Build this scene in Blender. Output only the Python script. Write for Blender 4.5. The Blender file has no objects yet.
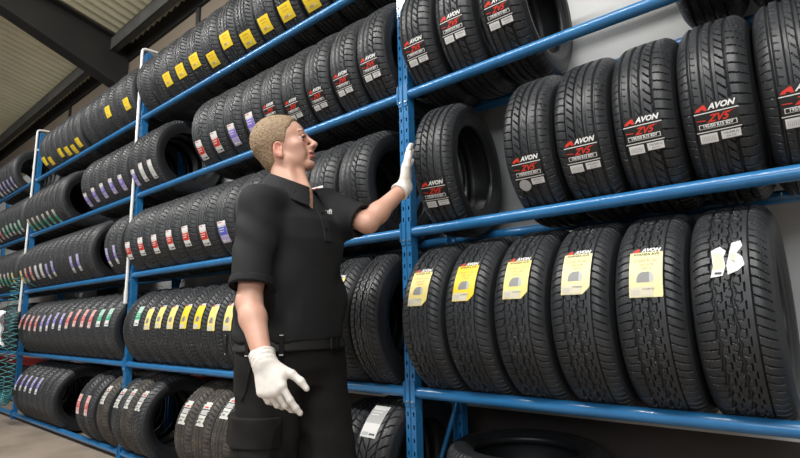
import bpy, math, random
import numpy as np
from mathutils import Vector, Matrix
random.seed(7)
rng = np.random.default_rng(5)
PI = math.pi
sc = bpy.context.scene
COL = sc.collection

# ------------------------------------------------------------------ materials
def mat(name, col, rough=.6, metal=0, spec=.5, noise=None, bump=None, coat=0, sheen=0, sss=0):
    m = bpy.data.materials.new(name); m.use_nodes = True
    nt = m.node_tree; b = nt.nodes['Principled BSDF']
    b.inputs['Base Color'].default_value = (*col, 1)
    b.inputs['Roughness'].default_value = rough
    b.inputs['Metallic'].default_value = metal
    b.inputs['Specular IOR Level'].default_value = spec
    b.inputs['Coat Weight'].default_value = coat
    b.inputs['Sheen Weight'].default_value = sheen
    if sss:
        b.inputs['Subsurface Weight'].default_value = sss
        b.inputs['Subsurface Radius'].default_value = (.9, .35, .2)
        b.inputs['Subsurface Scale'].default_value = .012
    tc = nt.nodes.new('ShaderNodeTexCoord')
    if noise:
        scale, col2, lo, hi = noise[:4]
        n = nt.nodes.new('ShaderNodeTexNoise'); n.inputs['Scale'].default_value = scale
        n.inputs['Detail'].default_value = 6
        nt.links.new(tc.outputs['Object'], n.inputs['Vector'])
        r = nt.nodes.new('ShaderNodeMapRange')
        r.inputs['From Min'].default_value = lo; r.inputs['From Max'].default_value = hi
        nt.links.new(n.outputs['Fac'], r.inputs['Value'])
        mx = nt.nodes.new('ShaderNodeMix'); mx.data_type = 'RGBA'
        mx.inputs[6].default_value = (*col, 1); mx.inputs[7].default_value = (*col2, 1)
        nt.links.new(r.outputs['Result'], mx.inputs[0])
        nt.links.new(mx.outputs[2], b.inputs['Base Color'])
    if bump:
        scale, strength, dist = bump
        n = nt.nodes.new('ShaderNodeTexNoise'); n.inputs['Scale'].default_value = scale
        n.inputs['Detail'].default_value = 4
        nt.links.new(tc.outputs['Object'], n.inputs['Vector'])
        bp = nt.nodes.new('ShaderNodeBump'); bp.inputs['Strength'].default_value = strength
        bp.inputs['Distance'].default_value = dist
        nt.links.new(n.outputs['Fac'], bp.inputs['Height']); nt.links.new(bp.outputs['Normal'], b.inputs['Normal'])
    return m

M = {}
M['rubber'] = mat('tyre_rubber', (.021, .023, .026), .43, spec=.5, noise=(9, (.032, .034, .038), .45, .7), bump=(160, .15, .001))
M['rubber_dusty'] = mat('tyre_rubber_dusty', (.036, .032, .028), .55, noise=(12, (.075, .063, .050), .4, .7), bump=(160, .15, .001))
M['sidewall'] = mat('sidewall_rubber', (.014, .015, .017), .42, spec=.5, bump=(120, .1, .001))
M['blue'] = mat('blue_paint', (.018, .145, .35), .28, spec=.6, noise=(14, (.026, .17, .39), .4, .7), coat=.3)
M['white_tube'] = mat('white_plastic', (.75, .75, .73), .4)
M['bolt'] = mat('zinc_bolt', (.8, .8, .8), .3, 1)
M['dark_steel'] = mat('dark_steel', (.012, .012, .012), .6, noise=(3, (.02, .018, .016), .4, .7))
M['grey_steel'] = mat('grey_steel', (.05, .052, .05), .6, noise=(5, (.075, .075, .07), .4, .7))
M['skin'] = mat('skin', (.62, .355, .265), .5, noise=(18, (.56, .30, .22), .45, .75), sss=.12, bump=(220, .08, .001))
M['lip'] = mat('lip', (.50, .215, .175), .45)
M['ear'] = mat('ear_skin', (.62, .27, .20), .5)
M['hair'] = mat('blond_hair', (.20, .13, .075), .7, noise=(340, (.36, .255, .155), .40, .60), bump=(480, .6, .002))
M['brow'] = mat('brow_hair', (.26, .15, .08), .7)
M['lash'] = mat('lash_hair', (.05, .03, .02), .7)
M['eyew'] = mat('eye_white', (.50, .46, .44), .25)
M['iris'] = mat('eye_iris', (.03, .05, .07), .15)
M['polo'] = mat('black_polo_knit', (.0105, .011, .0125), .8, spec=.3, noise=(7, (.014, .0145, .0165), .4, .7), bump=(420, .35, .001))
M['trouser'] = mat('black_twill', (.011, .0105, .010), .85, spec=.2, noise=(11, (.017, .016, .015), .4, .75), bump=(300, .3, .001))
M['belt'] = mat('black_webbing', (.008, .008, .008), .6)
M['buckle'] = mat('gunmetal', (.10, .10, .10), .35, 1)
M['glove'] = mat('white_latex', (.80, .755, .71), .42, spec=.4, noise=(30, (.72, .665, .61), .42, .7), bump=(55, .35, .004))
M['white_ink'] = mat('white_print', (.80, .80, .80), .5)
M['white_thread'] = mat('white_thread', (.6, .6, .6), .8)
M['boot'] = mat('boot_leather', (.015, .013, .012), .5)
for n, c in dict(film=(.012, .012, .012), white=(.74, .74, .73), offwhite=(.60, .60, .56), red=(.62, .035, .02), redp=(.66, .10, .10),
                 purple=(.26, .19, .66), lilac=(.44, .38, .68), yellow=(.86, .62, .035), yellow2=(.80, .66, .22), yellow3=(.74, .68, .36),
                 green=(.04, .42, .22), mint=(.38, .62, .50), brown=(.42, .20, .05), grey=(.22, .22, .22), lgrey=(.45, .45, .45),
                 dark=(.03, .03, .03), pink=(.70, .36, .34), blue=(.10, .12, .55), cream=(.62, .58, .45)).items():
    M['p_' + n] = mat('print_' + n, c, .42)
M['hose'] = mat('teal_hose', (.05, .22, .24), .35, coat=.2)
M['rag'] = mat('white_cloth', (.78, .80, .82), .9)

# ------------------------------------------------------------------ helpers
def link(o, parent=None):
    COL.objects.link(o)
    if parent is not None: o.parent = parent
    return o
def mesh_np(name, V, F, mats, smooth=False, midx=None):
    me = bpy.data.meshes.new(name)
    me.from_pydata([tuple(v) for v in V] if not isinstance(V, np.ndarray) else V.tolist(), [], F if not isinstance(F, np.ndarray) else F.tolist())
    for m in (mats if isinstance(mats, (list, tuple)) else [mats]): me.materials.append(m)
    if midx is not None: me.polygons.foreach_set('material_index', np.asarray(midx, dtype=np.int32))
    me.polygons.foreach_set('use_smooth', np.full(len(me.polygons), bool(smooth)))
    me.update(); return me
def obj(name, me, parent=None, loc=None, rot=None):
    o = bpy.data.objects.new(name, me)
    if loc is not None: o.location = loc
    if rot is not None: o.rotation_euler = rot
    return link(o, parent)
def empty(name, loc=(0, 0, 0), rot=(0, 0, 0)):
    o = bpy.data.objects.new(name, None); o.empty_display_size = .1
    o.location = loc; o.rotation_euler = rot
    return link(o)
def tag(o, label, cat, group=None):
    o['label'] = label; o['category'] = cat
    if group: o['group'] = group
    return o
def structure(o): o['kind'] = 'structure'; return o

class MB:
    def __init__(s): s.V = []; s.F = []; s.m = []; s.sm = []
    def add(s, V, F, mi=0):
        k = len(s.V); s.V += [tuple(v) for v in V]; s.F += [tuple(i + k for i in f) for f in F]; s.m += [mi] * len(F); return s
    def box(s, a, b, mi=0, R=None, o=(0, 0, 0)):
        (x0, y0, z0), (x1, y1, z1) = a, b
        V = [(x0, y0, z0), (x1, y0, z0), (x1, y1, z0), (x0, y1, z0), (x0, y0, z1), (x1, y0, z1), (x1, y1, z1), (x0, y1, z1)]
        if R is not None: V = [tuple(R @ Vector(v) + Vector(o)) for v in V]
        return s.add(V, [(0, 3, 2, 1), (4, 5, 6, 7), (0, 1, 5, 4), (1, 2, 6, 5), (2, 3, 7, 6), (3, 0, 4, 7)], mi)
    def tube(s, pts, r, n=12, mi=0, cap=True):
        pts = [Vector(p) for p in pts]; rings = []
        t0 = (pts[1] - pts[0]).normalized(); up = Vector((0, 0, 1)) if abs(t0.z) < .9 else Vector((0, 1, 0))
        nrm = t0.cross(up).normalized(); V = []; F = []
        for i, p in enumerate(pts):
            a = pts[max(i - 1, 0)]; b = pts[min(i + 1, len(pts) - 1)]; t = (b - a).normalized()
            nrm = (nrm - t * nrm.dot(t)).normalized(); bn = t.cross(nrm)
            rr = r[i] if isinstance(r, (list, tuple)) else r
            V += [tuple(p + (nrm * math.cos(2 * PI * k / n) + bn * math.sin(2 * PI * k / n)) * rr) for k in range(n)]
        for i in range(len(pts) - 1):
            for k in range(n):
                F.append((i * n + k, i * n + (k + 1) % n, (i + 1) * n + (k + 1) % n, (i + 1) * n + k))
        if cap: F += [tuple(range(n))[::-1], tuple((len(pts) - 1) * n + k for k in range(n))]
        return s.add(V, F, mi)
    def mesh(s, name, mats, smooth=False): return mesh_np(name, s.V, s.F, mats, smooth, s.m)
def auto_smooth(me, ang=40):
    import bmesh
    me.polygons.foreach_set('use_smooth', np.full(len(me.polygons), True))
    bm = bmesh.new(); bm.from_mesh(me); bmesh.ops.recalc_face_normals(bm, faces=bm.faces)
    for e in bm.edges:
        if len(e.link_faces) == 2 and e.calc_face_angle(0) > math.radians(ang): e.smooth = False
    bm.to_mesh(me); bm.free(); return me

# ------------------------------------------------------------------ rack dimensions
ZB = [.05, .673, 1.333, 1.957, 2.597]       # shelf tube heights
DEPTH = .345; HALF = DEPTH / 2; RT = .022
POSTS = [2.72, 0, -2.725, -5.44, -8.16]

# ------------------------------------------------------------------ tyres
def tread_height(kind, x, s, w, C):
    """groove depth (0 = rib top, 1 = groove floor) at x in [-w/2,w/2], s along the circumference"""
    g = np.zeros_like(x)
    def groove(xc, hw, soft=.0012):
        return np.clip((hw + soft - np.abs(x - xc)) / (2 * soft), 0, 1)
    def sipes(n, slant, x0, x1, hw, curve=0, depth=1, phase=0, soft=.0010):
        p = C / n
        t = (s + slant * (x - x0) + curve * (x - x0) ** 2 + phase * p) % p
        d = np.minimum(t, p - t)
        m = np.clip((hw + soft - d) / (2 * soft), 0, 1) * depth
        return np.where((x > x0) & (x < x1), m, 0)
    h = w / 2
    if kind == 'road':      # asymmetric road tread: four straight grooves
        for xc, hw in ((-.62, .0035), (-.26, .0052), (.08, .0052), (.44, .0030)):
            g = np.maximum(g, groove(xc * h, hw))
        g = np.maximum(g, sipes(74, .12, -h, -.70 * h, .0009, depth=.6))
        g = np.maximum(g, sipes(74, .4, -.58 * h, -.42 * h, .0006, depth=.5))
        g = np.maximum(g, sipes(60, 1.5, -.16 * h, .0 * h, .0008, curve=9, depth=.6))
        g = np.maximum(g, sipes(60, 1.3, .14 * h, .42 * h, .0014, curve=-6, depth=.9))
        g = np.maximum(g, sipes(60, .22, .46 * h, h, .0013, depth=.85, phase=.35))
    elif kind == 'van':     # zig-zag ribs, slanted shoulder cuts
        P = C / 44; tri = np.abs((s / P) % 1 - .5) * 4 - 1
        zz = np.clip(tri * 2.2, -1, 1) * .0022
        for xc in (-.40, .08):
            g = np.maximum(g, np.clip((.0040 - np.abs(x - xc * h - zz)) / .0016 + .5, 0, 1))
        q = np.clip(np.where(((s / P) % 1) < .5, 1, -1), -1, 1) * .0035
        for xc in (-.16, .32):
            g = np.maximum(g, .8 * np.clip((.0013 - np.abs(x - xc * h - q)) / .0016 + .5, 0, 1))
        g = np.maximum(g, sipes(88, .45, -.36 * h, -.20 * h, .0006, depth=.6)); g = np.maximum(g, sipes(88, .45, -.12 * h, .04 * h, .0006, depth=.6, phase=.5))
        g = np.maximum(g, sipes(88, .45, .12 * h, .28 * h, .0006, depth=.6)); g = np.maximum(g, groove(.52 * h, .0014) * .8)
        g = np.maximum(g, sipes(80, -.40, -.92 * h, -.46 * h, .0011, curve=3, depth=.85))
        g = np.maximum(g, sipes(80, .40, .54 * h, .94 * h, .0011, curve=3, depth=.85))
    elif kind == 'touring':
        for xc, hw in ((-.55, .004), (-.18, .0035), (.18, .0035), (.55, .004)):
            g = np.maximum(g, groove(xc * h, hw))
        g = np.maximum(g, sipes(70, .4, -h, -.6 * h, .0016, depth=.9))
        g = np.maximum(g, sipes(70, .4, .6 * h, h, .0016, depth=.9, phase=.5))
        g = np.maximum(g, sipes(70, 1.0, -.5 * h, -.2 * h, .0013, depth=.8))
        g = np.maximum(g, sipes(70, -1.0, .2 * h, .5 * h, .0013, depth=.8))
    elif kind == 'directional':
        for xc in (-.5, .5): g = np.maximum(g, groove(xc * h, .004))
        ax = np.abs(x); p = C / 44
        t = (s - 1.3 * ax + 3.5 * ax ** 2) % p; d = np.minimum(t, p - t)
        g = np.maximum(g, np.where(ax > .08 * h, np.clip((.0026 - d) / .002 + .5, 0, 1), 0))
        g = np.maximum(g, groove(0, .002))
    elif kind == 'block':
        for xc, hw in ((-.5, .003), (0, .003), (.5, .003)): g = np.maximum(g, groove(xc * h, hw))
        g = np.maximum(g, sipes(60, .7, -h, 0, .0016, depth=.85))
        g = np.maximum(g, sipes(60, -.7, 0, h, .0016, depth=.85, phase=.5))
    return g

def tread_profile(w, R):
    h = w / 2 - .0088
    def drop(x):
        a = np.abs(x); sh = np.clip((a - (h - .036)) / .036, 0, 1)
        return .0045 * (a / h) ** 2 + .024 * sh ** 2.3
    return h, drop
def make_tread(kind, w, R, Nc, Nu, m):
    h, drop = tread_profile(w, R)
    us = np.linspace(-h, h, Nu); th = np.arange(Nc) / Nc * 2 * PI
    X, T = np.meshgrid(us, th)
    g = tread_height(kind, X, T * R, 2 * h, 2 * PI * R)
    r = R - drop(X) - .0085 * g
    V = np.stack([X, -r * np.cos(T), r * np.sin(T)], -1).reshape(-1, 3)
    i, j = np.meshgrid(np.arange(Nc), np.arange(Nu - 1), indexing='ij')
    a = i * Nu + j; b = ((i + 1) % Nc) * Nu + j
    F = np.stack([a, a + 1, b + 1, b], -1).reshape(-1, 4)
    return mesh_np('tread_' + kind, V, F, m, smooth=False)
def make_sidewall(w, R, rim, m, Nc=120):
    h, drop = tread_profile(w, R); re = R - .0285
    P = [(h - .010, R - .022), (h, re)]
    n = 26
    for k in range(1, n + 1):           # bulge from shoulder to bead with thin ridges
        t = k / n; r = re + (rim - re) * t
        x = h + .007 * math.sin(PI * min(t * 1.15, 1)) - .016 * max(0, t - .55) ** 1.3 * 2.2
        if k in (3, 6, 9, 20): x += .0017
        P.append((x, r))
    P += [(P[-1][0] - .006, rim - .004), (P[-1][0] - .022, rim - .002), (P[-1][0] - .020, rim + .016), (h - .010, rim + (re - rim) * .5), (h - .014, re - .012), (h - .045, R - .030)]
    prof = P + [(-x, r) for x, r in P[::-1]]
    V = []; F = []; L = len(prof)
    for i in range(Nc):
        t = i / Nc * 2 * PI
        V += [(x, -r * math.cos(t), r * math.sin(t)) for x, r in prof]
    for i in range(Nc):
        j = (i + 1) % Nc
        for k in range(L - 1): F.append((i * L + k, i * L + k + 1, j * L + k + 1, j * L + k)[::-1])
    me = mesh_np('sidewall', V, F, m, smooth=True)
    return me

# ---- printed labels, wrapped on the tread (u across, v up the circumference)
_tc = {}
def text2d(s, size, shear=0, bold=0):
    key = (s, size, shear, bold)
    if key in _tc: return _tc[key]
    c = bpy.data.curves.new('t', 'FONT'); c.body = s; c.size = size; c.shear = shear; c.offset = bold; c.resolution_u = 2
    c.align_x = 'CENTER'; c.align_y = 'CENTER'
    o = bpy.data.objects.new('t', c); COL.objects.link(o)
    dg = bpy.context.evaluated_depsgraph_get(); me = bpy.data.meshes.new_from_object(o.evaluated_get(dg))
    V = [(v.co.x, v.co.y) for v in me.vertices]; F = [tuple(p.vertices) for p in me.polygons]
    bpy.data.objects.remove(o); bpy.data.curves.remove(c); bpy.data.meshes.remove(me)
    _tc[key] = (V, F); return V, F
class Label:
    def __init__(s, R, w): s.R = R; s.w = w; s.V = []; s.F = []; s.m = []; s.mats = []
    def mi(s, name):
        m = M['p_' + name]
        if m not in s.mats: s.mats.append(m)
        return s.mats.index(m)
    def put(s, pts, F, col, lay):
        h, drop = tread_profile(s.w, s.R); k = len(s.V)
        for (u, v) in pts:
            r = s.R - float(drop(np.float64(u))) + .0012 + .0005 * lay
            t = v / s.R; s.V.append((u, -r * math.cos(t), r * math.sin(t)))
        s.F += [tuple(i + k for i in f) for f in F]; s.m += [s.mi(col)] * len(F)
    def rect(s, u0, v0, u1, v1, col, lay=0, sk=0, cut=0):
        n = max(1, int(abs(v1 - v0) / .006)); q = max(1, int(abs(u1 - u0) / .012)); P = []; F = []
        for i in range(n + 1):
            v = v0 + (v1 - v0) * i / n; e = 0
            if cut and v < v0 + cut: e = cut - (v - v0)
            for j in range(q + 1):
                u = u0 + (u1 - e - u0) * j / q; P.append((u + sk * v, v))
        for i in range(n):
            for j in range(q): a = i * (q + 1) + j; F.append((a, a + 1, a + q + 2, a + q + 1))
        s.put(P, F, col, lay); return s
    def text(s, t, u, v, size, col, lay=2, shear=0, bold=0):
        V, F = text2d(t, size, shear, bold); s.put([(x + u, y + v) for x, y in V], F, col, lay); return s
    def poly(s, pts, col, lay=1): s.put(pts, [tuple(range(len(pts)))], col, lay); return s
    def mesh(s): return mesh_np('paper_label', s.V, s.F, s.mats, False, s.m)

def zlabel(R, w, dot=False):
    L = Label(R, w)
    L.rect(-.052, -.040, .052, .072, 'film', 0)
    L.poly([(-.050, .050), (-.046, .057), (-.030, .066), (-.024, .066), (-.020, .050), (-.028, .050), (-.029, .054), (-.036, .054), (-.038, .050)], 'red', 1)
    L.text('AVON', .014, .0585, .0215, 'white', 1, .35, .0009)
    L.rect(-.054, .0425, .054, .0450, 'white', 1)
    L.text('ZV5', .002, .026, .028, 'red', 1, .45, .0008)
    L.poly([(-.050, .024), (-.028, .022), (-.027, .0245), (-.048, .0265)], 'red', 1); L.poly([(.030, .034), (.047, .040), (.031, .037)], 'red', 1)
    L.rect(-.046, .0000, .046, .0135, 'white', 1); L.rect(-.044, .0018, .044, .0117, 'film', 2)
    L.text('195/50 R15 82V', 0, .0068, .0112, 'white', 3, 0, .0004)
    L.rect(-.054, -.0095, .054, -.0070, 'white', 1)
    if dot:
        L.poly([(-.024 + .022 * math.cos(a * PI / 10), -.034 + .022 * math.sin(a * PI / 10)) for a in range(20)], 'lgrey', 3)
    else:
        L.rect(-.048, -.040, -.005, -.014, 'white', 2)
        for k in range(9): L.rect(-.043 + k * .004, -.035, -.0415 + k * .004, -.019, 'lgrey', 3)
    L.rect(.004, -.036, .050, -.014, 'white', 2)
    L.text('195/50R15', .027, -.021, .0085, 'dark', 3); L.text('82V ZV5', .027, -.030, .006, 'dark', 3)
    return L.mesh()
def vlabel(R, w, base='yellow2', cut=.022, text=True, low='cream'):
    L = Label(R, w)
    L.rect(-.043, .066, .045, .080, 'dark', 0); L.poly([(-.040, .0665), (-.026, .079), (-.018, .079), (-.020, .0665)], 'red', 1)
    L.text('AVON', .012, .0728, .017, 'white', 1, .3, .0010)
    L.rect(-.045, -.075, .045, .066, base, 0, cut=cut)
    if text:
        L.text('AVANZA AV9', 0, .058, .0115, 'dark', 1, 0, .0003)
        L.text('215/65 R 16C', 0, .036, .0120, 'brown', 1); L.text('109/107R', 0, .022, .0110, 'brown', 1); L.text('TUBELESS', 0, .011, .0075, 'brown', 1)
    a = [(-.020 + .0 , -.030)]
    arch = [(-.024, -.032)] + [(-.006 - .018 * math.cos(k * PI / 8) , -.022 + .022 * math.sin(k * PI / 8)) for k in range(5)] + [(.010, .000), (.010, -.032)]
    L.poly(arch, 'grey', 1); L.poly([(.010, 0)] + [(.010 + .012 * math.sin(k * PI / 8), -.022 + .022 * math.cos(k * PI / 8)) for k in range(1, 5)] + [(.018, -.032), (.010, -.032)], 'lgrey', 1)
    L.rect(-.043, -.073, .020, -.045, low, 1)
    if text:
        for k in range(6): L.rect(-.039 + k * .004, -.069, -.0375 + k * .004, -.053, 'lgrey', 2)
        L.text('215/65R16C', .008, -.052, .0065, 'dark', 2)
    return L.mesh()
def torn(R, w, c1='white', c2='offwhite'):
    L = Label(R, w)
    L.put([(-.040, -.052), (-.012, -.048), (-.004, -.020), (-.008, .004), (-.002, .024), (-.016, .040), (-.036, .028), (-.033, -.020)], [tuple(range(8))], c1, 0)
    L.put([(.000, -.046), (.022, -.036), (.038, -.020), (.034, .004), (.022, .016), (.036, .038), (.032, .056), (.012, .050), (.006, .020), (-.002, -.020)], [tuple(range(10))], c1, 0)
    L.put([(-.034, -.030), (-.010, -.028), (-.010, .014), (-.030, .018)], [(0, 1, 2, 3)], 'yellow3', 1)
    L.rect(.008, -.006, .018, .014, 'yellow3', 1); L.rect(-.03, -.044, -.014, -.038, 'dark', 1)
    return L.mesh()
def ragged(R, w):
    L = Label(R, w); rr = random.Random(3)
    for (v0, v1, c) in ((.030, .072, 'offwhite'), (-.004, .024, 'lgrey'), (-.066, -.008, 'offwhite')):
        left = []; right = []; n = 7
        for i in range(n + 1):
            v = v0 + (v1 - v0) * i / n; left.append((-.034 + rr.uniform(-.010, .008), v)); right.append((.034 + rr.uniform(-.010, .010), v))
        P = left + right; L.put(P, [(i, n + 1 + i, n + 2 + i, i + 1) for i in range(n)], c, 0)
    L.rect(-.020, .036, .016, .044, 'red', 1); L.rect(-.026, -.050, .004, -.040, 'grey', 1); L.rect(-.026, -.030, .020, -.024, 'grey', 1)
    return L.mesh()
def ylabel(R, w, col='yellow', slant=0):
    L = Label(R, w); L.rect(-.050, -.046, .050, .046, col, 0, slant)
    L.text('RADIAL', .0, .027, .016, 'brown', 1); L.text('195/65 R15', 0, .009, .011, 'brown', 1)
    L.rect(-.03, -.030, .028, -.014, 'yellow2', 1)
    for k in range(5): L.rect(-.024 + k * .006, -.028, -.021 + k * .006, -.016, 'brown', 2)
    return L.mesh()
def slabel(R, w, top, mid, bot, hh=.062, ww=.036, ratio=(.28, .42, .30), edge='white', txt=''):
    L = Label(R, w); v = hh; cols = (top, mid, bot)
    L.rect(-ww, -hh, ww, hh, edge, 0)
    for c, f in zip(cols, ratio):
        v2 = v - 2 * hh * f
        L.rect(-ww + .002, v2 + .002, ww - .002, v - .002, c, 1)
        v = v2
    t1 = hh * (1 - 2 * ratio[0])
    for k in range(3):
        L.rect(-ww * .75, t1 - .008 - k * .014, ww * (.7 - .2 * k), t1 - .003 - k * .014, edge if mid != 'white' else 'lgrey', 2)
    L.rect(-ww * .8, -hh + .008, -ww * .05, -hh + .022, 'lgrey' if bot == 'white' else 'white', 2)
    L.rect(ww * .1, -hh + .010, ww * .8, -hh + .018, 'dark' if bot == 'white' else 'white', 2)
    L.rect(-ww * .85, hh - .010, ww * .2, hh - .006, 'red' if top == 'white' else 'white', 2)
    return L.mesh()

# tyre prototypes: (tread mesh, sidewall mesh, R, w)
PROTO = {
    'road':    ('road', .190, .290, 760, 72, 'rubber', .190),
    'van':     ('van', .202, .320, 760, 76, 'rubber', .205),
    'road2':   ('road', .190, .290, 560, 54, 'rubber', .190),
    'touring': ('touring', .175, .290, 520, 46, 'rubber', .190),
    'tourdust': ('touring', .190, .295, 520, 46, 'rubber_dusty', .192),
    'block':   ('block', .165, .292, 480, 42, 'rubber', .190),
    'direct':  ('directional', .215, .312, 680, 72, 'rubber', .205),
}
_pr = {}
def proto(k):
    if k not in _pr:
        kind, w, R, Nc, Nu, m, rim = PROTO[k]
        _pr[k] = (make_tread(kind, w, R, Nc, Nu, M[m]), make_sidewall(w, R, rim, M['sidewall']), R, w)
    return _pr[k]
_lb = {}
LAB = {
    'z': (lambda R, w: zlabel(R, w), 'red and white print'),
    'zdot': (lambda R, w: zlabel(R, w, True), 'grey dot sticker'),
    'v1': (lambda R, w: vlabel(R, w), 'yellow paper label'),
    'v2': (lambda R, w: vlabel(R, w, 'yellow', .022), 'bright yellow paper label'),
    'v3': (lambda R, w: vlabel(R, w, 'yellow3', .022), 'cream paper label'),
    'v4': (lambda R, w: vlabel(R, w, 'yellow3', .002), 'square cream paper label'),
    'vs': (lambda R, w: vlabel(R, w, 'yellow2', .004, False), 'pale yellow label'),
    'vs2': (lambda R, w: vlabel(R, w, 'yellow', .004, False), 'yellow label'),
    'torn': (lambda R, w: torn(R, w), 'torn scrap of label'),
    'y': (lambda R, w: ylabel(R, w), 'yellow label'),
    'wr': (lambda R, w: slabel(R, w, 'white', 'red', 'white', .066, .036, edge='white'), 'white and red sticker'),
    'wp': (lambda R, w: slabel(R, w, 'white', 'purple', 'lilac', .066, .036, (.2, .45, .35)), 'purple sticker'),
    'wb': (lambda R, w: slabel(R, w, 'white', 'blue', 'lilac', .066, .040, (.2, .45, .35)), 'blue sticker'),
    'pl': (lambda R, w: slabel(R, w, 'lilac', 'purple', 'white', .075, .030, (.3, .4, .3)), 'lilac and white sticker'),
    'gr': (lambda R, w: slabel(R, w, 'cream', 'dark', 'green', .075, .034, (.22, .10, .68)), 'green sticker'),
    'mg': (lambda R, w: slabel(R, w, 'mint', 'green', 'white', .070, .038, (.3, .4, .3)), 'pale green sticker'),
    'rr': (lambda R, w: slabel(R, w, 'pink', 'redp', 'pink', .075, .034, (.3, .4, .3)), 'red sticker'),
    'wh': (lambda R, w: slabel(R, w, 'white', 'offwhite', 'white', .072, .040), 'white sticker'),
    'yy': (lambda R, w: slabel(R, w, 'yellow2', 'yellow', 'yellow2', .075, .034), 'ochre yellow sticker'),
    'tl': (lambda R, w: ragged(R, w), 'tattered white sticker'),
    'bl': (lambda R, w: slabel(R, w, 'offwhite', 'lgrey', 'white', .075, .045, (.1, .5, .4)), 'creased white label'),
}
def label_mesh(k, p):
    key = (k, p)
    if key not in _lb: _, _, R, w = proto(p); _lb[key] = LAB[k][0](R, w)
    return _lb[key]
ORD = ['', 'first', 'second', 'third', 'fourth', 'fifth', 'sixth', 'seventh', 'eighth', 'ninth', 'tenth', 'eleventh', 'twelfth', 'thirteenth', 'fourteenth',
       'fifteenth', 'sixteenth', 'seventeenth', 'eighteenth', 'nineteenth', 'twentieth']
def ordw(n):
    return ORD[n] if n <= 20 else 'twenty-' + ORD[n - 20]
SHELF = {4: 'top shelf', 3: 'second shelf down', 2: 'middle shelf', 1: 'fourth shelf down', 0: 'bottom shelf'}
BAY = ['nearest bay', 'bay behind the man', 'next bay leftwards', 'farthest bay']
_count = {}
def bay_of(x):
    for i in range(1, len(POSTS)):
        if x > POSTS[i]: return i - 1
    return 3
def tyre(row, X, p, lab, phi, w=None, yaw=0, dy=0, dz=0, roll_tilt=0, label=None, du=0, flip=False):
    tr, sw, R, w0 = proto(p)
    zc = ZB[row] + math.sqrt((R + RT) ** 2 - HALF ** 2) + .0005 + dz
    van = p == 'van'
    o = empty('van_tyre' if van else 'car_tyre', (X, HALF + dy, zc), (0, 0, 0))
    rm = Matrix.Rotation(yaw, 4, 'Z') @ Matrix.Rotation(roll_tilt, 4, 'Y') @ Matrix.Rotation(-math.radians(phi), 4, 'X')
    o.rotation_euler = rm.to_euler()
    if w: o.scale = (w / w0, 1, 1)
    obj('tread', tr, o, None, (0, 0, PI) if flip else None); obj('sidewall', sw, o)
    if lab:
        pl = obj('paper_label', label_mesh(lab, p), o, (du, 0, 0)); pl['label'] = LAB[lab][1]
    b = bay_of(X); _count[(row, b)] = n = _count.get((row, b), 0) + 1
    if label is None:
        d = LAB[lab][1] if lab else 'no sticker'
        kind = 'van tyre' if van else 'tyre'
        label = f'{kind} with {d}, {ordw(n)} from right, {SHELF[row]}, {BAY[b]}'
    tag(o, label, 'tyre', f'tyres on the {SHELF[row]}, {BAY[b]}')
    return o
def run(row, x0, step, labs, p, phi, w=None, dphi=2.5, jx=.004):
    """labs: one entry per tyre going left; None = no sticker.  Tyres leave the posts free."""
    n = len(labs); xs = [x0 - i * step for i in range(n)]; st = [step] * n
    for P in POSTS:
        if x0 + step / 2 > P + .036 and xs[-1] - step / 2 < P - .036:
            nr = sum(x > P for x in xs); G = .034
            a = (x0 + step / 2 - P - G) / nr if nr else 0; b = (P - G - (xs[-1] - step / 2)) / (n - nr)
            xs = [x0 + step / 2 - a * (i + .5) if i < nr else P - G - b * (i - nr + .5) for i in range(n)]
            st = [min(a, step) if i < nr else min(b, step) for i in range(n)]; jx = .001
    for i, l in enumerate(labs):
        f = phi(i) if callable(phi) else phi
        pp = p[i % len(p)] if isinstance(p, (list, tuple)) else p
        tyre(row, xs[i] + random.uniform(-jx, jx), pp, l, f + random.uniform(-dphi, dphi), min(w or 9, st[i] - .005))
N = None
# ---- top shelf
run(4, -.21, .1955, [N, N, 'y', 'y', 'y', 'y', 'y', 'y', 'y', 'y', 'y', N, N], ['touring', 'road2', 'touring'],
    lambda i: [-40, -40, -40, -36, -35, -38, -27, -37, -28, -28, -27, -20, 10][i], .188, 1)
run(4, -2.85, .177, ['y', N, 'y', N, N, N], ['touring', 'block'], lambda i: [-26, 0, -19, 9, 40, 80][i], .171, 1)
run(4, -3.99, .160, ['y', 'y', 'y', 'y', N, 'y', 'y'], ['block', 'touring'], lambda i: [-37, -42, -40, -35, 0, -38, -32][i], .154, 1)
run(4, -6.14, .160, ['pl', 'pl', 'pl', 'pl', 'wh', N], 'block', -36)
# ---- second shelf down
tyre(3, 1.57, 'road', N, 40, .188); tyre(3, 1.375, 'road', N, 20, .188); tyre(3, 1.18, 'road', N, 0, .188)
for x, f in ((.533, -27), (.331, -23), (.133, -29)): tyre(3, x, 'road', 'z', f, .188)
run(3, -.128, .1896, ['z', 'z', 'z', 'z', 'z', 'wp', 'wp', 'wr', 'wr'], 'road2', lambda i: [-26, -29, -33, -33, -27, -27, -30, -30, -32][i], .183, 0)
run(3, -2.352, .179, ['wh', 'wh', 'wp', 'wp', 'wp', 'wp', 'wp', 'wp'], 'touring', lambda i: [-29, -28, -31, -30, -29, -30, -31, -34][i], .172, 0)
run(3, -4.30, .160, [N, 'gr', 'gr', 'gr', 'gr', 'gr', 'gr'], 'block', -38)
run(3, -5.565, .160, ['mg', 'mg', 'mg', 'mg', 'mg', 'rr', 'rr', N], 'block', -30)
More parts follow.
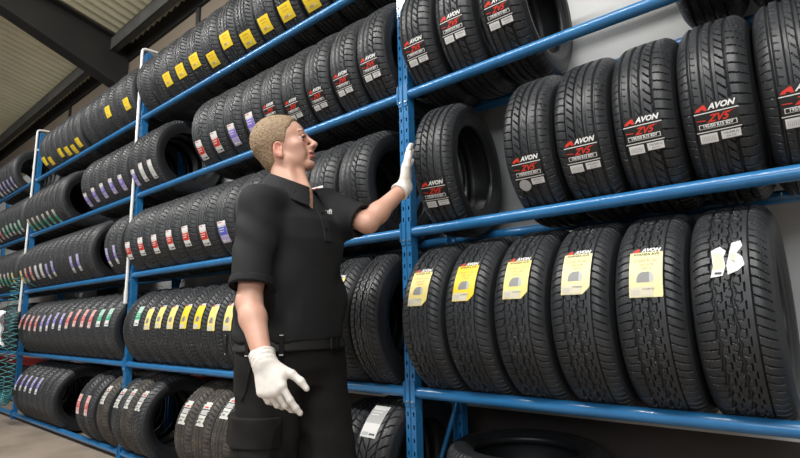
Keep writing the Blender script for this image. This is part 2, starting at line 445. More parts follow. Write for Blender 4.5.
# ---- middle shelf
for x, f, l in ((1.375, -25, 'z'), (1.182, -24, 'z'), (.993, -22, 'z'), (.803, -26, 'z'), (.609, -29, 'zdot')): tyre(2, x, 'road', l, f, .188, flip=x < .9)
held = tyre(2, .179, 'road', 'z', -34, .188, flip=True, yaw=math.radians(8), dy=-.02, dz=.008,
            label='tyre turned slightly askew under the gloved hand of the man, middle shelf')
run(2, -.244, .2073, [N, 'wb'] + [N] * 3 + ['wb', 'wr', 'wr', 'wr', 'wr', 'wr', 'wr', 'pl', 'pl'], 'road2',
    lambda i: [-10, -12, 0, 0, 0, -22, -21, -17, -17, -18, -17, -19, -20, -22][i], .200, 0)
run(2, -3.43, .165, [N, 'pl', 'pl', N, N, 'pl', 'pl', 'wh', 'wh', 'rr', 'rr', 'yy'], 'block', -22)
run(2, -5.565, .156, ['yy', 'gr', 'gr', 'gr', 'mg', 'mg', 'rr', 'rr', N], 'block', -23)
# ---- fourth shelf down
for x, l, f in ((1.165, 'torn', 26), (.965, 'v4', 22), (.762, 'v3', 25), (.558, 'v1', 24), (.353, 'v2', 24), (.147, 'v1', 22)):
    tyre(1, x, 'van', l, f, .200)
for i, x in enumerate((-.156, -.342, -.545, -.75, -.95)): tyre(1, x, 'van', 'vs' if i == 1 else N, 24, .164 if i == 0 else .200)
run(1, -1.204, .1632, ['vs', 'vs', 'vs2', 'vs2', 'vs', 'vs', 'vs', 'mg', N], ['touring'], lambda i: [12, 12, 14, 15, 14, 15, 14, 17, 0][i], .157, 1)
run(1, -2.85, .170, ['mg', 'mg', 'rr', 'rr', 'rr', 'rr', 'pl', 'pl', 'pl', 'pl', 'rr', 'rr', 'rr', 'rr'], 'block', lambda i: [18, 16, 15, 17, 18, 16, 12, 14, 11, 11, 11, 11, 14, 15][i], .163, 1)
run(1, -5.57, .165, [N, N, N, N, N, N], 'block', 0)
# ---- bottom shelf
tyre(0, -.147, 'direct', 'bl', 44, .205, du=-.02); tyre(0, -.365, 'road2', N, 0, .19)
run(0, -1.252, .206, ['tl', 'tl', 'tl'], 'tourdust', lambda i: [40, 28, 26][i], .196, 0)
run(0, -2.285, .187, ['tl', 'tl', 'tl', 'tl'], ['block', 'tourdust'], lambda i: [30, 29, 28, 28][i], .178, 0)
run(0, -3.13, .165, ['rr', 'rr'], 'touring', 9, .158, 0)
run(0, -4.04, .163, [N, N, 'pl', 'pl', 'pl', 'pl', 'pl'], 'block', 21, .157, 1)
# two tyres lying flat at the bottom of the right bay
for k, (x, y) in enumerate(((.40, .19), (.39, .20))):
    tr, sw, R, w0 = proto('road')
    o = empty('car_tyre', (x, y, .0725 + .1045 + .2095 * k), (0, PI / 2, .4 + k)); o.scale = (1.10, 1.05, 1.05)
    obj('tread', tr, o); obj('sidewall', sw, o)
    tag(o, ['tyre lying flat, lower of two stacked at the bottom of the right bay', 'tyre lying flat on another, bottom shelf right of the perforated post'][k], 'tyre', 'tyres lying flat on the bottom shelf')

# ------------------------------------------------------------------ rack
rack = tag(empty('tyre_rack', (0, 0, 0)), 'long blue tubular steel tyre rack with perforated posts along the wall', 'rack')
def upright_mesh(z1, side):
    """perforated C channel; front face at y=0 with real slots"""
    xs = [-.025, -.0185, -.0110, -.003, .003, .0110, .0185, .025]; mb = MB(); t = .0025
    zs = [0.0]; z = .03
    while z < z1 - .04: zs += [z, z + .017]; z += .050
    zs.append(z1)
    for j in range(len(zs) - 1):
        slot = j % 2 == 1
        for i in range(7):
            if slot and i in (1, 5): continue
            dy = .003 if i == 3 else 0
            mb.box((xs[i], dy - t, zs[j]), (xs[i + 1], dy, zs[j + 1]))
    for sx in (-1, 1):
        mb.box((sx * .025 - .00125, -t, 0), (sx * .025 + .00125, .040, z1))
        mb.box((min(sx * .025, sx * .019), .0375, 0), (max(sx * .025, sx * .019), .040, z1))
    return mb.mesh('upright', M['blue'])
ZTOP = 3.16
UPM = upright_mesh(ZTOP, 1)
for x in POSTS:
    f = obj('upright', UPM, rack, (x, -.012, 0))
    r = obj('upright', UPM, rack, (x, DEPTH + .012, 0), (0, 0, PI))
    if x == 0:                      # the near frame shows its ties and braces between the tyres
        for za, zb in ((.16, .60), (.75, 1.26), (1.42, 1.88)):
            obj('brace', auto_smooth(MB().tube([(x + .006, .03, za), (x + .006, DEPTH - .03, zb)], .010, 10).mesh('brace', M['blue'])), rack)
    for z in (.02, ZTOP - .04):
        obj('cross_bar', auto_smooth(MB().tube([(x, .02, z), (x, DEPTH - .02, z)], .011, 10).mesh('cross_bar', M['blue'])), rack)
for i in range(len(POSTS) - 1):
    xr, xl = POSTS[i] - .026, POSTS[i + 1] + .026
    for k, z in enumerate(ZB):
        for y in (0, DEPTH):
            mb = MB().tube([(xl, y, z), (xr, y, z)], RT, 20)
            for xe, s in ((xl, 1), (xr, -1)):       # end plates hooked on the post
                mb.box((min(xe, xe - s * .003), y - .022, z - .045), (max(xe, xe - s * .003) , y + .022, z + .045))
                yy = y - .024 if y == 0 else y + .020
                mb.box((min(xe, xe + s * .004), min(yy, yy + .004), z - .04), (max(xe, xe + s * .004), max(yy, yy + .004), z + .04))
            obj('shelf_tube', auto_smooth(mb.mesh('shelf_tube', M['blue'])), rack)
# splice plates with bolts on the near post
for x in POSTS:
    for z in (ZB[2], ZB[1], ZB[3]):
        mb = MB().box((-.0255, -.0185, -.055), (-.004, -.0146, .045)).box((.004, -.0185, -.055), (.0255, -.0146, .045))
        pl = obj('splice_plate', mb.mesh('splice_plate', M['blue']), rack, (x, 0, z))
        mb = MB()
        for sx in (-.014, .014): mb.tube([(sx, -.0186, -.035), (sx, -.023, -.035)], .0048, 8)
        obj('bolt', mb.mesh('bolt', M['bolt']), pl)

# white tubes clipped on the fronts of the posts
for x, side in ((-2.737, 'left of the man'), (-5.452, 'farther left, by the dark wall')):
    pts = [(x, -.0375, 1.14), (x, -.0375, 3.17), (x, -.033, 3.19), (x, -.015, 3.20), (x, .02, 3.205), (x, .33, 3.215)]
    mb = MB().tube(pts, .0115, 12); mb.tube([(x, -.0375, 1.12), (x, -.0375, 1.22)], .0145, 12)
    for z in (1.5, 2.2, 2.95): mb.box((x - .014, -.050, z), (x + .014, -.0150, z + .02))
    o = obj('conduit_tube', auto_smooth(mb.mesh('conduit_tube', M['white_tube'])))
    tag(o, f'white tube clipped upright to the blue rack post {side}', 'tube')

# ------------------------------------------------------------------ air hose, cloth
def coil(path, rc, turns, n=14):
    P = [Vector(p) for p in path]; out = []; tot = turns * n
    for i in range(tot + 1):
        t = i / tot * (len(P) - 1); k = min(int(t), len(P) - 2); f = t - k
        c = P[k].lerp(P[k + 1], f); d = (P[k + 1] - P[k]).normalized()
        a = d.cross(Vector((0, 1, 0))).normalized(); b = d.cross(a); an = 2 * PI * i / n
        out.append(tuple(c + (a * math.cos(an) + b * math.sin(an)) * rc))
    return out
hp = [(-5.02, -.19, 1.45), (-5.06, -.20, 1.22), (-5.08, -.22, .83), (-5.12, -.22, .45), (-5.14, -.21, .30), (-5.08, -.20, .23), (-4.98, -.20, .24), (-4.90, -.20, .34), (-4.88, -.20, .60), (-4.92, -.20, .93), (-4.96, -.20, 1.10)]
pts = [(-4.975, -.026, 1.365), (-4.98, -.09, 1.40), (-4.99, -.16, 1.47)] + coil(hp, .036, 56)
o = obj('coiled_hose', MB().tube(pts, .0050, 6).mesh('coiled_hose', M['hose'], True))
tag(o, 'teal coiled air hose hanging from the rack at the left edge', 'hose')
# crumpled white cloth hanging on the shelf tube beside the hose
Vv = []; Ff = []; nx, nz = 14, 16
for j in range(nz):
    for i in range(nx):
        u = i / (nx - 1) - .5; v = j / (nz - 1)
        Vv.append((u * (.26 - .10 * v) + .03 * math.sin(v * 7), -.02 * math.sin(u * 16 + v * 3) - .012 * math.sin(v * 11), -v * .30 + .03 * math.sin(u * 9)))
for j in range(nz - 1):
    for i in range(nx - 1): a = j * nx + i; Ff.append((a, a + 1, a + nx + 1, a + nx))
k = len(Vv); Vv += [(x, y + .012, z) for x, y, z in Vv]; Ff += [tuple(i + k for i in f[::-1]) for f in Ff]
o = obj('hanging_cloth', mesh_np('hanging_cloth', Vv, Ff, M['rag'], True), None, (-5.20, -.262, 1.10))
tag(o, 'white crumpled cloth hanging beside the coiled hose', 'cloth')

# ------------------------------------------------------------------ building
def slab(name, a, b, m): return structure(obj(name, MB().box(a, b).mesh(name, m)))
def wallmat():
    m = bpy.data.materials.new('wall_paint_with_shade'); m.use_nodes = True; nt = m.node_tree; b = nt.nodes['Principled BSDF']
    g = nt.nodes.new('ShaderNodeNewGeometry'); sx = nt.nodes.new('ShaderNodeSeparateXYZ'); nt.links.new(g.outputs['Position'], sx.inputs[0])
    def step(v, sock):
        n = nt.nodes.new('ShaderNodeMath'); n.operation = 'GREATER_THAN'; n.inputs[1].default_value = v; nt.links.new(sock, n.inputs[0]); return n.outputs[0]
    nz = nt.nodes.new('ShaderNodeTexNoise'); nz.inputs['Scale'].default_value = 2.5; nz.inputs['Detail'].default_value = 5; nt.links.new(g.outputs['Position'], nz.inputs['Vector'])
    base = nt.nodes.new('ShaderNodeMix'); base.data_type = 'RGBA'; base.inputs[6].default_value = (.48, .485, .48, 1); base.inputs[7].default_value = (.58, .585, .58, 1)
    nt.links.new(nz.outputs['Fac'], base.inputs[0])
    m1 = nt.nodes.new('ShaderNodeMix'); m1.data_type = 'RGBA'; m1.inputs[6].default_value = (.025, .018, .016, 1)  # near-black foot of the wall: deep shade behind the bottom shelf, put into the colour
    nt.links.new(step(.54, sx.outputs['Z']), m1.inputs[0]); nt.links.new(base.outputs[2], m1.inputs[7])
    m2 = nt.nodes.new('ShaderNodeMix'); m2.data_type = 'RGBA'; m2.inputs[7].default_value = (.17, .135, .10, 1)
    nt.links.new(step(3.30, sx.outputs['Z']), m2.inputs[0]); nt.links.new(m1.outputs[2], m2.inputs[6])
    nt.links.new(m2.outputs[2], b.inputs['Base Color']); b.inputs['Roughness'].default_value = .7
    return m
YW = .52
slab('wall_back', (-11, YW, 0), (7, YW + .15, 3.90), wallmat())
slab('baseboard_back', (-9, YW - .025, .44), (-1.6, YW, .545), mat('red_board', (.33, .02, .015), .5))
slab('trim_60', (-4.55, YW - .12, 0), (-4.29, YW - .026, 3.62), M['dark_steel'])
# eaves: dark strip and board seams
slab('trim_1', (-11, YW - .03, 3.90), (7, YW + .15, 4.12), M['dark_steel'])
for i, x in enumerate((-7.6, -6.3, -4.0, -2.9, -1.8, -.7)): slab(f'trim_{i+2}', (x - .03, YW - .02, 3.30), (x + .03, YW, 3.90), M['dark_steel'])
slab('wall_left', (-11.15, -9, 0), (-11, YW + .15, 6.6), mat('dark_block_wall', (.03, .03, .03), .8))
slab('wall_right', (7, -9, 0), (7.15, YW + .15, 6.6), mat('pale_block_wall', (.5, .5, .48), .8))
fm = mat('concrete', (.30, .245, .195), .75, noise=(2.2, (.21, .17, .135), .4, .65), bump=(14, .25, .01))
slab('floor', (-11.2, -9.2, -.1), (7.2, .8, 0), fm)
# corrugated roof, rising away from the wall
SL = .25
def roofz(y): return 4.08 + SL * (YW - y)
nxr = 18 * 8 * 7
V = []; F = []
xs = np.linspace(-11.1, 7.1, nxr)
for y in (YW + .15, -3, -9.1):
    for x in xs: V.append((x, y, roofz(y) + .016 * math.sin(2 * PI * x / .13)))
for y in (YW + .15, -3, -9.1):
    for x in xs: V.append((x, y, roofz(y) + .03 + .016 * math.sin(2 * PI * x / .13)))
for L in (0, 3):
    for r in (0, 1):
        for i in range(nxr - 1): a = (L + r) * nxr + i; F.append((a, a + 1, a + nxr + 1, a + nxr))
structure(obj('ceiling', mesh_np('ceiling', V, F, mat('cream_roof_sheet', (.76, .73, .53), .55, noise=(1.2, (.60, .57, .41), .4, .7)), True)))
# purlins (parallel to the rack)
tn = 8
def purlin(y):
    global tn
    z = roofz(y) - .02; mb = MB()
    mb.box((-11, y - .035, z - .16), (7, y - .029, z)).box((-11, y - .035, z - .16), (7, y + .035, z - .153)).box((-11, y - .035, z - .006), (7, y + .035, z))
    structure(obj(f'trim_{tn}', mb.mesh('purlin', M['grey_steel']))); tn += 1
for y in (.335, -1.45, -3.1, -4.8, -6.5): purlin(y)
# rafters, deeper towards the wall
def rafter(x):
    global tn
    mb = MB(); y0, y1 = YW - .02, -9
    ys = [y0, -1.6, y1]; dep = [.55, .24, .24]
    def quad(xa, xb, top, t):
        """strip along the slope; top/t: offset below the roof and thickness, None = full web"""
        for i in range(2):
            V = []
            for xx in (xa, xb):
                for yy, dd in ((ys[i], dep[i]), (ys[i + 1], dep[i + 1])):
                    z = roofz(yy) - .03
                    a, b = (z, z - .014) if t == 0 else ((z, z - dd) if t == 1 else (z - dd, z - dd - .014))
                    V += [(xx, yy, a), (xx, yy, b)]
            mb.add(V, [(0, 1, 3, 2), (6, 7, 5, 4), (0, 4, 5, 1), (1, 5, 7, 3), (3, 7, 6, 2), (2, 6, 4, 0)])
    quad(x - .09, x + .09, 0, 0); quad(x - .006, x + .006, 0, 1); quad(x - .09, x + .09, 0, 2)
    structure(obj(f'trim_{tn}', mb.mesh('rafter', M['dark_steel']))); tn += 1
for x in (-10.0, -4.42, 1.16, 6.7): rafter(x)

#BODY0#
# ------------------------------------------------------------------ the man
class Vol:
    """distance field on a rectilinear grid, meshed with surface nets"""
    def __init__(s, xs, ys, zs):
        s.a = [np.asarray(v, dtype=np.float32) for v in (xs, ys, zs)]
        s.f = np.full([len(v) for v in s.a], .08, dtype=np.float32)
    def _sub(s, lo, hi):
        sl = []
        for k in range(3):
            i0 = int(np.searchsorted(s.a[k], lo[k])); i1 = int(np.searchsorted(s.a[k], hi[k]))
            sl.append(slice(max(i0 - 1, 0), min(i1 + 1, len(s.a[k]))))
        return tuple(sl), np.meshgrid(s.a[0][sl[0]], s.a[1][sl[1]], s.a[2][sl[2]], indexing='ij', sparse=True)
    def apply(s, fn, lo, hi, k=.0, op='add', pad=.03):
        sl, (X, Y, Z) = s._sub(np.array(lo) - pad, np.array(hi) + pad)
        if 0 in [len(range(*q.indices(10**6))) for q in sl]: return s
        d = fn(X, Y, Z); f = s.f[sl]
        if op == 'add':
            if k > 0:
                h = np.clip(.5 + .5 * (f - d) / k, 0, 1); s.f[sl] = f * (1 - h) + d * h - k * h * (1 - h)
            else: s.f[sl] = np.minimum(f, d)
        elif op == 'sub':
            d = -d
            if k > 0:
                h = np.clip(.5 - .5 * (f - d) / k, 0, 1); s.f[sl] = f * (1 - h) + d * h + k * h * (1 - h)
            else: s.f[sl] = np.maximum(f, d)
        return s
    def cone(s, a, b, ra, rb, k=.01, op='add', flat=None):
        """tapered capsule; flat=(axis vector, factor) squashes the section along an axis"""
        a = np.array(a, float); b = np.array(b, float); ab = b - a; L2 = (ab @ ab)
        def fn(X, Y, Z):
            x, y, z = X - a[0], Y - a[1], Z - a[2]
            h = np.clip((x * ab[0] + y * ab[1] + z * ab[2]) / L2, 0, 1)
            dx, dy, dz = x - h * ab[0], y - h * ab[1], z - h * ab[2]
            if flat is not None:
                n, f = flat; n = np.array(n, float); n = n - ab * (n @ ab) / L2; n /= np.linalg.norm(n); q = dx * n[0] + dy * n[1] + dz * n[2]
                d2 = dx * dx + dy * dy + dz * dz - q * q + (q * f) ** 2
            else: d2 = dx * dx + dy * dy + dz * dz
            return (np.sqrt(d2) - (ra + (rb - ra) * h)).astype(np.float32)
        r = max(ra, rb)
        return s.apply(fn, np.minimum(a, b) - r, np.maximum(a, b) + r, k, op)
    def ell(s, c, rad, R=None, k=.01, op='add'):
        c = np.array(c, float); rad = np.array(rad, float); R = np.eye(3) if R is None else np.array(R)
        def fn(X, Y, Z):
            x, y, z = X - c[0], Y - c[1], Z - c[2]
            q = [(R[0][i] * x + R[1][i] * y + R[2][i] * z) for i in range(3)]
            k0 = np.sqrt(sum((q[i] / rad[i]) ** 2 for i in range(3))) + 1e-6
            k1 = np.sqrt(sum((q[i] / rad[i] ** 2) ** 2 for i in range(3))) + 1e-6
            return (k0 * (k0 - 1) / k1).astype(np.float32)
        r = rad.max(); ext = np.sqrt(((R * rad) ** 2).sum(1))
        return s.apply(fn, c - ext, c + ext, k, op)
    def stack(s, rows, k=.02, op='add', pw=2.0):
        """rows: (z, cx, cy, rx, ry) sections from the bottom up"""
        r = np.array(rows, float); z0, z1 = r[0, 0], r[-1, 0]
        def fn(X, Y, Z):
            z = Z[0, 0, :]; t = np.clip(z, z0, z1)
            cx, cy, rx, ry = [np.interp(t, r[:, 0], r[:, i])[None, None, :] for i in (1, 2, 3, 4)]
            q = (np.abs((X - cx) / rx) ** pw + np.abs((Y - cy) / ry) ** pw) ** (1 / pw)
            d = (q - 1) * np.minimum(rx, ry)
            cap = np.maximum(z0 - Z, Z - z1)
            return np.maximum(d, cap).astype(np.float32)
        lo = ((r[:, 1] - r[:, 3]).min(), (r[:, 2] - r[:, 4]).min(), z0); hi = ((r[:, 1] + r[:, 3]).max(), (r[:, 2] + r[:, 4]).max(), z1)
        return s.apply(fn, lo, hi, k, op)
    def cut(s, fn): # keep where fn < 0
        X, Y, Z = np.meshgrid(*s.a, indexing='ij', sparse=True); s.f = np.maximum(s.f, fn(X, Y, Z).astype(np.float32)); return s
    def warp(s, fn):
        X, Y, Z = np.meshgrid(*s.a, indexing='ij', sparse=True); s.f = s.f + fn(X, Y, Z).astype(np.float32); return s
    def nets(s):
        f = s.f; f[0] = f[-1] = .05; f[:, 0] = f[:, -1] = .05; f[:, :, 0] = f[:, :, -1] = .05
        ins = f < 0; n = f.shape
        c = [ins[i:n[0] - 1 + i, j:n[1] - 1 + j, k:n[2] - 1 + k] for i in (0, 1) for j in (0, 1) for k in (0, 1)]
        alls = c[0].copy(); anys = c[0].copy()
        for q in c[1:]: alls &= q; anys |= q
        act = anys & ~alls; I, J, K = np.nonzero(act); N = len(I)
        idx = np.full(act.shape, -1, dtype=np.int64); idx[I, J, K] = np.arange(N)
        S = np.zeros((N, 3)); cnt = np.zeros(N)
        ax = s.a
        for d in range(3):
            o = [q for q in range(3) if q != d]
            for u in (0, 1):
                for v in (0, 1):
                    off = [0, 0, 0]; off[o[0]] = u; off[o[1]] = v; off2 = off.copy(); off2[d] = 1
                    A = f[I + off[0], J + off[1], K + off[2]]; B = f[I + off2[0], J + off2[1], K + off2[2]]
                    m = (A < 0) != (B < 0); t = np.where(m, A / np.where(m, A - B, 1), 0)
                    P = np.stack([ax[0][I + off[0]], ax[1][J + off[1]], ax[2][K + off[2]]], -1).astype(float)
                    Q = np.stack([ax[0][I + off2[0]], ax[1][J + off2[1]], ax[2][K + off2[2]]], -1)
                    S += np.where(m[:, None], P + (Q - P) * t[:, None], 0); cnt += m
        V = S / cnt[:, None]; faces = []
        for d in range(3):
            sl0 = [slice(1, -1)] * 3; sl0[d] = slice(0, -1); sl1 = [slice(1, -1)] * 3; sl1[d] = slice(1, None)
            A = ins[tuple(sl0)]; B = ins[tuple(sl1)]; e = np.nonzero(A != B)
            g = [e[q] + (0 if q == d else 1) for q in range(3)]
            o = [(d + 1) % 3, (d + 2) % 3]; qs = []
            for (u, v) in ((-1, -1), (0, -1), (0, 0), (-1, 0)):
                h = [g[0].copy(), g[1].copy(), g[2].copy()]; h[o[0]] = h[o[0]] + u; h[o[1]] = h[o[1]] + v
                qs.append(idx[h[0], h[1], h[2]])
            q = np.stack(qs, -1); fl = B[e]; q[fl] = q[fl][:, ::-1]; faces.append(q)
        return V, np.concatenate(faces)
    def mesh(s, name, mats, midx=None):
        V, F = s.nets()
        # light smoothing of the net
        for _ in range(2):
            acc = np.zeros_like(V); n = np.zeros(len(V))
            for i in range(4):
                a, b = F[:, i], F[:, (i + 1) % 4]
                np.add.at(acc, a, V[b]); np.add.at(n, a, 1); np.add.at(acc, b, V[a]); np.add.at(n, b, 1)
            V = V * .5 + acc / n[:, None] * .5
        mi = midx(V[F].mean(1)) if midx else None
        return mesh_np(name, V, F, mats, True, mi)
def grid(lo, hi, h): return [np.arange(lo[k], hi[k] + h, h) for k in range(3)]
A3 = np.array
def unit(v): v = np.array(v, float); return v / np.linalg.norm(v)

# joints (metres)
SHR = A3((-.035, -.725, 1.345)); ELR = A3((.027, -.800, 1.030)); WRR = A3((.158, -.835, .862))
SHL = A3((-.075, -.410, 1.392)); ELL = A3((.118, -.378, 1.312)); WRL = A3((.152, -.207, 1.468))
NECK = A3((-.065, -.570, 1.405))
# head frame: looks towards the upper tyres
yaw = math.radians(35); pit = math.radians(17)
HF = A3((math.cos(yaw) * math.cos(pit), math.sin(yaw) * math.cos(pit), math.sin(pit)))
HL = A3((-math.sin(yaw), math.cos(yaw), 0)); HU = np.cross(HF, HL)
HR = np.stack([HF, HL, HU], 1)                     # columns
HC = A3((-.127, -.569, 1.602)); HS = 1.05
def H(x, y, z): return HC + HR @ (A3((x, y, z)) * HS)

def head(v):
    e = lambda c, r, k=.012, op='add': v.ell(H(*c), A3(r) * HS, HR, k, op)
    c = lambda a, b, ra, rb, k=.012, op='add': v.cone(H(*a), H(*b), ra * HS, rb * HS, k, op)
    e((-.014, 0, .032), (.092, .074, .082), 0)
    e((.030, 0, .030), (.058, .062, .062), .02)
    e((.030, 0, -.026), (.055, .055, .064), .02)
    for s in (-1, 1):
        c((-.010, s * .050, -.040), (.008, s * .046, -.064), .014, .014, .024)      # jaw angle
        c((.008, s * .046, -.064), (.066, s * .014, -.090), .013, .013, .018)
        e((.058, s * .043, -.022), (.022, .018, .018), .022)                       # cheekbone
        e((.052, s * .034, -.052), (.024, .015, .026), .02)
    e((.074, 0, -.087), (.017, .021, .016), .014)                                   # chin
    c((.080, -.030, .020), (.080, .030, .020), .011, .011, .014)                    # brow ridge
    for s in (-1, 1): e((.094, s * .033, -.001), (.016, .019, .0125), .010, 'sub')  # sockets
    c((.086, 0, .014), (.109, 0, -.021), .0080, .0090, .012)                        # nose bridge
    e((.1105, 0, -.0255), (.0105, .0095, .0090), .006)
    for s in (-1, 1):
        e((.100, s * .0120, -.0305), (.0105, .0072, .0075), .005)
        e((.105, s * .0065, -.0375), (.006, .0032, .0035), .002, 'sub')
    c((.084, 0, -.040), (.089, 0, -.062), .014, .012, .014)                         # muzzle
    e((.0925, 0, -.0520), (.0085, .022, .0050), .005)                                # upper lip
    e((.0895, 0, -.0660), (.0085, .019, .0052), .005)                                # lower lip
    e((.097, 0, -.0590), (.016, .0200, .0030), .002, 'sub')
    e((.088, 0, -.0765), (.008, .018, .005), .008, 'sub')
    for s in (-1, 1):                                                               # eyelids
        c((.0865, s * .020, .0015), (.0885, s * .031, .0075), .0032, .0034, .004); c((.0885, s * .031, .0075), (.0800, s * .044, .0020), .0034, .0030, .004)
        c((.0855, s * .021, -.0065), (.0795, s * .043, -.0065), .0026, .0024, .004)
    for s in (-1, 1):                                                               # ears
        Ry = HR @ A3(((math.cos(.12), 0, math.sin(.12)), (0, 1, 0), (-math.sin(.12), 0, math.cos(.12))))
        v.ell(H(-.003, s * .076, -.029), A3((.0175, .0075, .030)) * HS, Ry, .006)
        v.ell(H(.001, s * .084, -.023), A3((.0118, .0120, .0195)) * HS, Ry, .002, 'sub')
        v.ell(H(.006, s * .0735, -.031), A3((.005, .006, .006)) * HS, Ry, .003)
        v.ell(H(.002, s * .079, -.054), A3((.008, .005, .009)) * HS, Ry, .006)
    # neck
    v.cone(H(-.018, 0, -.040), NECK + A3((.005, 0, -.02)), .046, .058, .025)
    v.cone(H(-.026, 0, -.080), NECK + A3((.028, .01, -.02)), .034, .044, .02)
    v.cone(H(.004, -.040, -.060), NECK + A3((.045, -.015, -.03)), .013, .011, .02)  # neck cords
    v.cone(H(.030, 0, -.080), NECK + A3((.045, .02, .02)), .018, .020, .02)

def arm(v, S, E, W, k=.02, g=0, fist=True):
    m = S * .5 + E * .5
    v.cone(S, m, .054 + g, .048 + g, k); v.cone(m, E, .044 + g, .036 + g, k)
    a = E * .72 + W * .28
    v.cone(E, a, .036 + g, .038 + g, k); v.cone(a, W, .037 + g, .025 + g, k)

body = tag(empty('person', (-.08, -.57, 0)), 'man in black polo shirt and trousers with white gloves reaching up to a tyre', 'person')
def place(me, name, parent=None):
    """meshes are built in world space; shift them to the figure's origin"""
    o = obj(name, me, parent or body)
    if parent is None or parent is body: me.transform(Matrix.Translation((.08, .57, 0)))
    else: me.transform(Matrix.Translation((.08, .57, 0)))
    return o

fR = unit((.50, .0, -.87)); fL = unit((.00, .22, .97))
# -- body: one continuous surface from crown to soles
LEGS = (((-.060, -.655, .86), (-.030, -.690, .47), (-.075, -.700, .10)), ((-.050, -.490, .86), (.020, -.470, .47), (-.040, -.450, .10)))
zs = np.concatenate([np.arange(.0, 1.02, .010), np.arange(1.02, 1.40, .006), np.arange(1.40, 1.80, .003)])
B = Vol(np.concatenate([np.arange(-.30, .115, .003), np.arange(.115, .27, .006)]), np.concatenate([np.arange(-.86, -.72, .006), np.arange(-.72, -.40, .003), np.arange(-.40, -.15, .006)]), zs)
B.stack([(.80, -.06, -.57, .11, .16), (.92, -.06, -.57, .115, .165), (1.05, -.06, -.565, .10, .145), (1.22, -.065, -.565, .115, .165), (1.34, -.07, -.565, .095, .165), (1.40, -.07, -.565, .06, .10), (1.43, -.068, -.568, .05, .06)], 0)
for S in (SHR, SHL): B.cone(NECK + A3((0, 0, -.03)), S + A3((0, 0, -.01)), .045, .058, .03)
arm(B, SHR, ELR, WRR); arm(B, SHL, ELL, WRL)
for hp, kn, an in LEGS:
    B.cone(hp, kn, .082, .058, .03); B.cone(kn, A3(an), .055, .036, .02)
    B.cone(A3(an) + A3((-.02, 0, -.04)), A3(an) + A3((.13, -.02, -.065)), .036, .030, .02)
B.cone(WRR, WRR + fR * .045, .021, .015, .01); B.cone(WRL, WRL + fL * .045, .021, .015, .01)
head(B)
def body_mat(P):
    q = ((P - HC) @ HR) / HS; m = np.zeros(len(P), int)
    up = (np.abs(q[:, 1]) < .022) & (q[:, 0] > .084)
    m[up & ((((q[:, 2] + .0520) / .0055) ** 2 + (q[:, 1] / .024) ** 2 < 1) | (((q[:, 2] + .0660) / .0058) ** 2 + (q[:, 1] / .021) ** 2 < 1))] = 1
    m[(np.abs(q[:, 1]) > .0735) & (np.abs(q[:, 0] + .003) < .022) & (np.abs(q[:, 2] + .029) < .034)] = 2
    return m
place(B.mesh('body', [M['skin'], M['lip'], M['ear']], body_mat), 'body'); del B

# -- hair: short, close cropped
def hair():
    P = [H(-.04, 0, .02)]; lo = P[0] - .16; hi = P[0] + .16
    v = Vol(*grid(lo, hi, .0028))
    e = lambda c, r, k=.012, op='add': v.ell(H(*c), A3(r) * HS, HR, k, op)
    e((-.014, 0, .033), (.0975, .0785, .0885), 0); e((.028, 0, .034), (.060, .0665, .0665), .02)
    e((-.036, 0, -.026), (.052, .060, .062), .02)
    X, Y, Z = np.meshgrid(*v.a, indexing='ij', sparse=True)
    px, py, pz = X - HC[0], Y - HC[1], Z - HC[2]
    hx = (px * HF[0] + py * HF[1] + pz * HF[2]) / HS; hy = (px * HL[0] + py * HL[1] + pz * HL[2]) / HS; hz = (px * HU[0] + py * HU[1] + pz * HU[2]) / HS
    # hairline: forehead, temples, round the ear, nape
    line = .061 + .30 * np.clip(hz - .035, 0, .06) - .15 * np.abs(hy) - .50 * np.clip(.050 - hz, 0, .08)
    d1 = hx - np.where(hz > -.03, line, .008)
    d1 = np.maximum(d1, -(hz + .080 + .10 * (hx + .05)))
    front = (hx > -.020) & (hz < -.034); d1 = np.where(front, np.maximum(d1, .004), d1)
    ear = np.sqrt(((hx + .001) / .025) ** 2 + ((hz + .031) / .035) ** 2) - 1; d1 = np.maximum(d1, -ear * .02)
    n = .0005 * (np.sin(hx * 900 + hz * 500) * np.sin(hy * 800 + hz * 260) + .8 * np.sin(hx * 420 - hy * 510) * np.sin(hz * 610 + hy * 200))
    n = n + .004 * np.clip((hz - .06) / .05, -.5, 1) * -1
    n = n + rng.normal(0, .0011, v.f.shape)
    v.f = np.maximum(v.f + n.astype(np.float32), d1.astype(np.float32) * .8)
    return v.mesh('hair', M['hair'])
place(hair(), 'hair')
for s in (-1, 1):
    me = mesh_np('eye', *(lambda n: ([tuple(H(.0715, s * .0315, -.001) + HR @ A3((math.cos(a) * math.cos(b), math.sin(a) * math.cos(b), math.sin(b))) * .0128 * HS) for b in np.linspace(-PI / 2, PI / 2, 13) for a in np.linspace(0, 2 * PI, 24, endpoint=False)],
         [(i * 24 + j, i * 24 + (j + 1) % 24, (i + 1) * 24 + (j + 1) % 24, (i + 1) * 24 + j) for i in range(12) for j in range(24)]))(0), [M['eyew'], M['iris']], True)
    C0 = H(.0715, s * .0315, -.001); g = unit(HR @ A3((.96, -.08 * s, .12)))
    me.polygons.foreach_set('material_index', np.array([1 if unit(A3(p.center) - C0) @ g > .74 else 0 for p in me.polygons], dtype=np.int32))
    place(me, 'eye')
    v = Vol(*grid(H(.08, s * .032, .02) - .035, H(.08, s * .032, .02) + .035, .002))
    v.cone(H(.0885, s * .018, .0190), H(.0885, s * .034, .0265), .0030, .0034, 0); v.cone(H(.0885, s * .034, .0265), H(.0745, s * .050, .0215), .0032, .0016, .003)
    place(v.mesh('eyebrow', M['brow']), 'eyebrow')

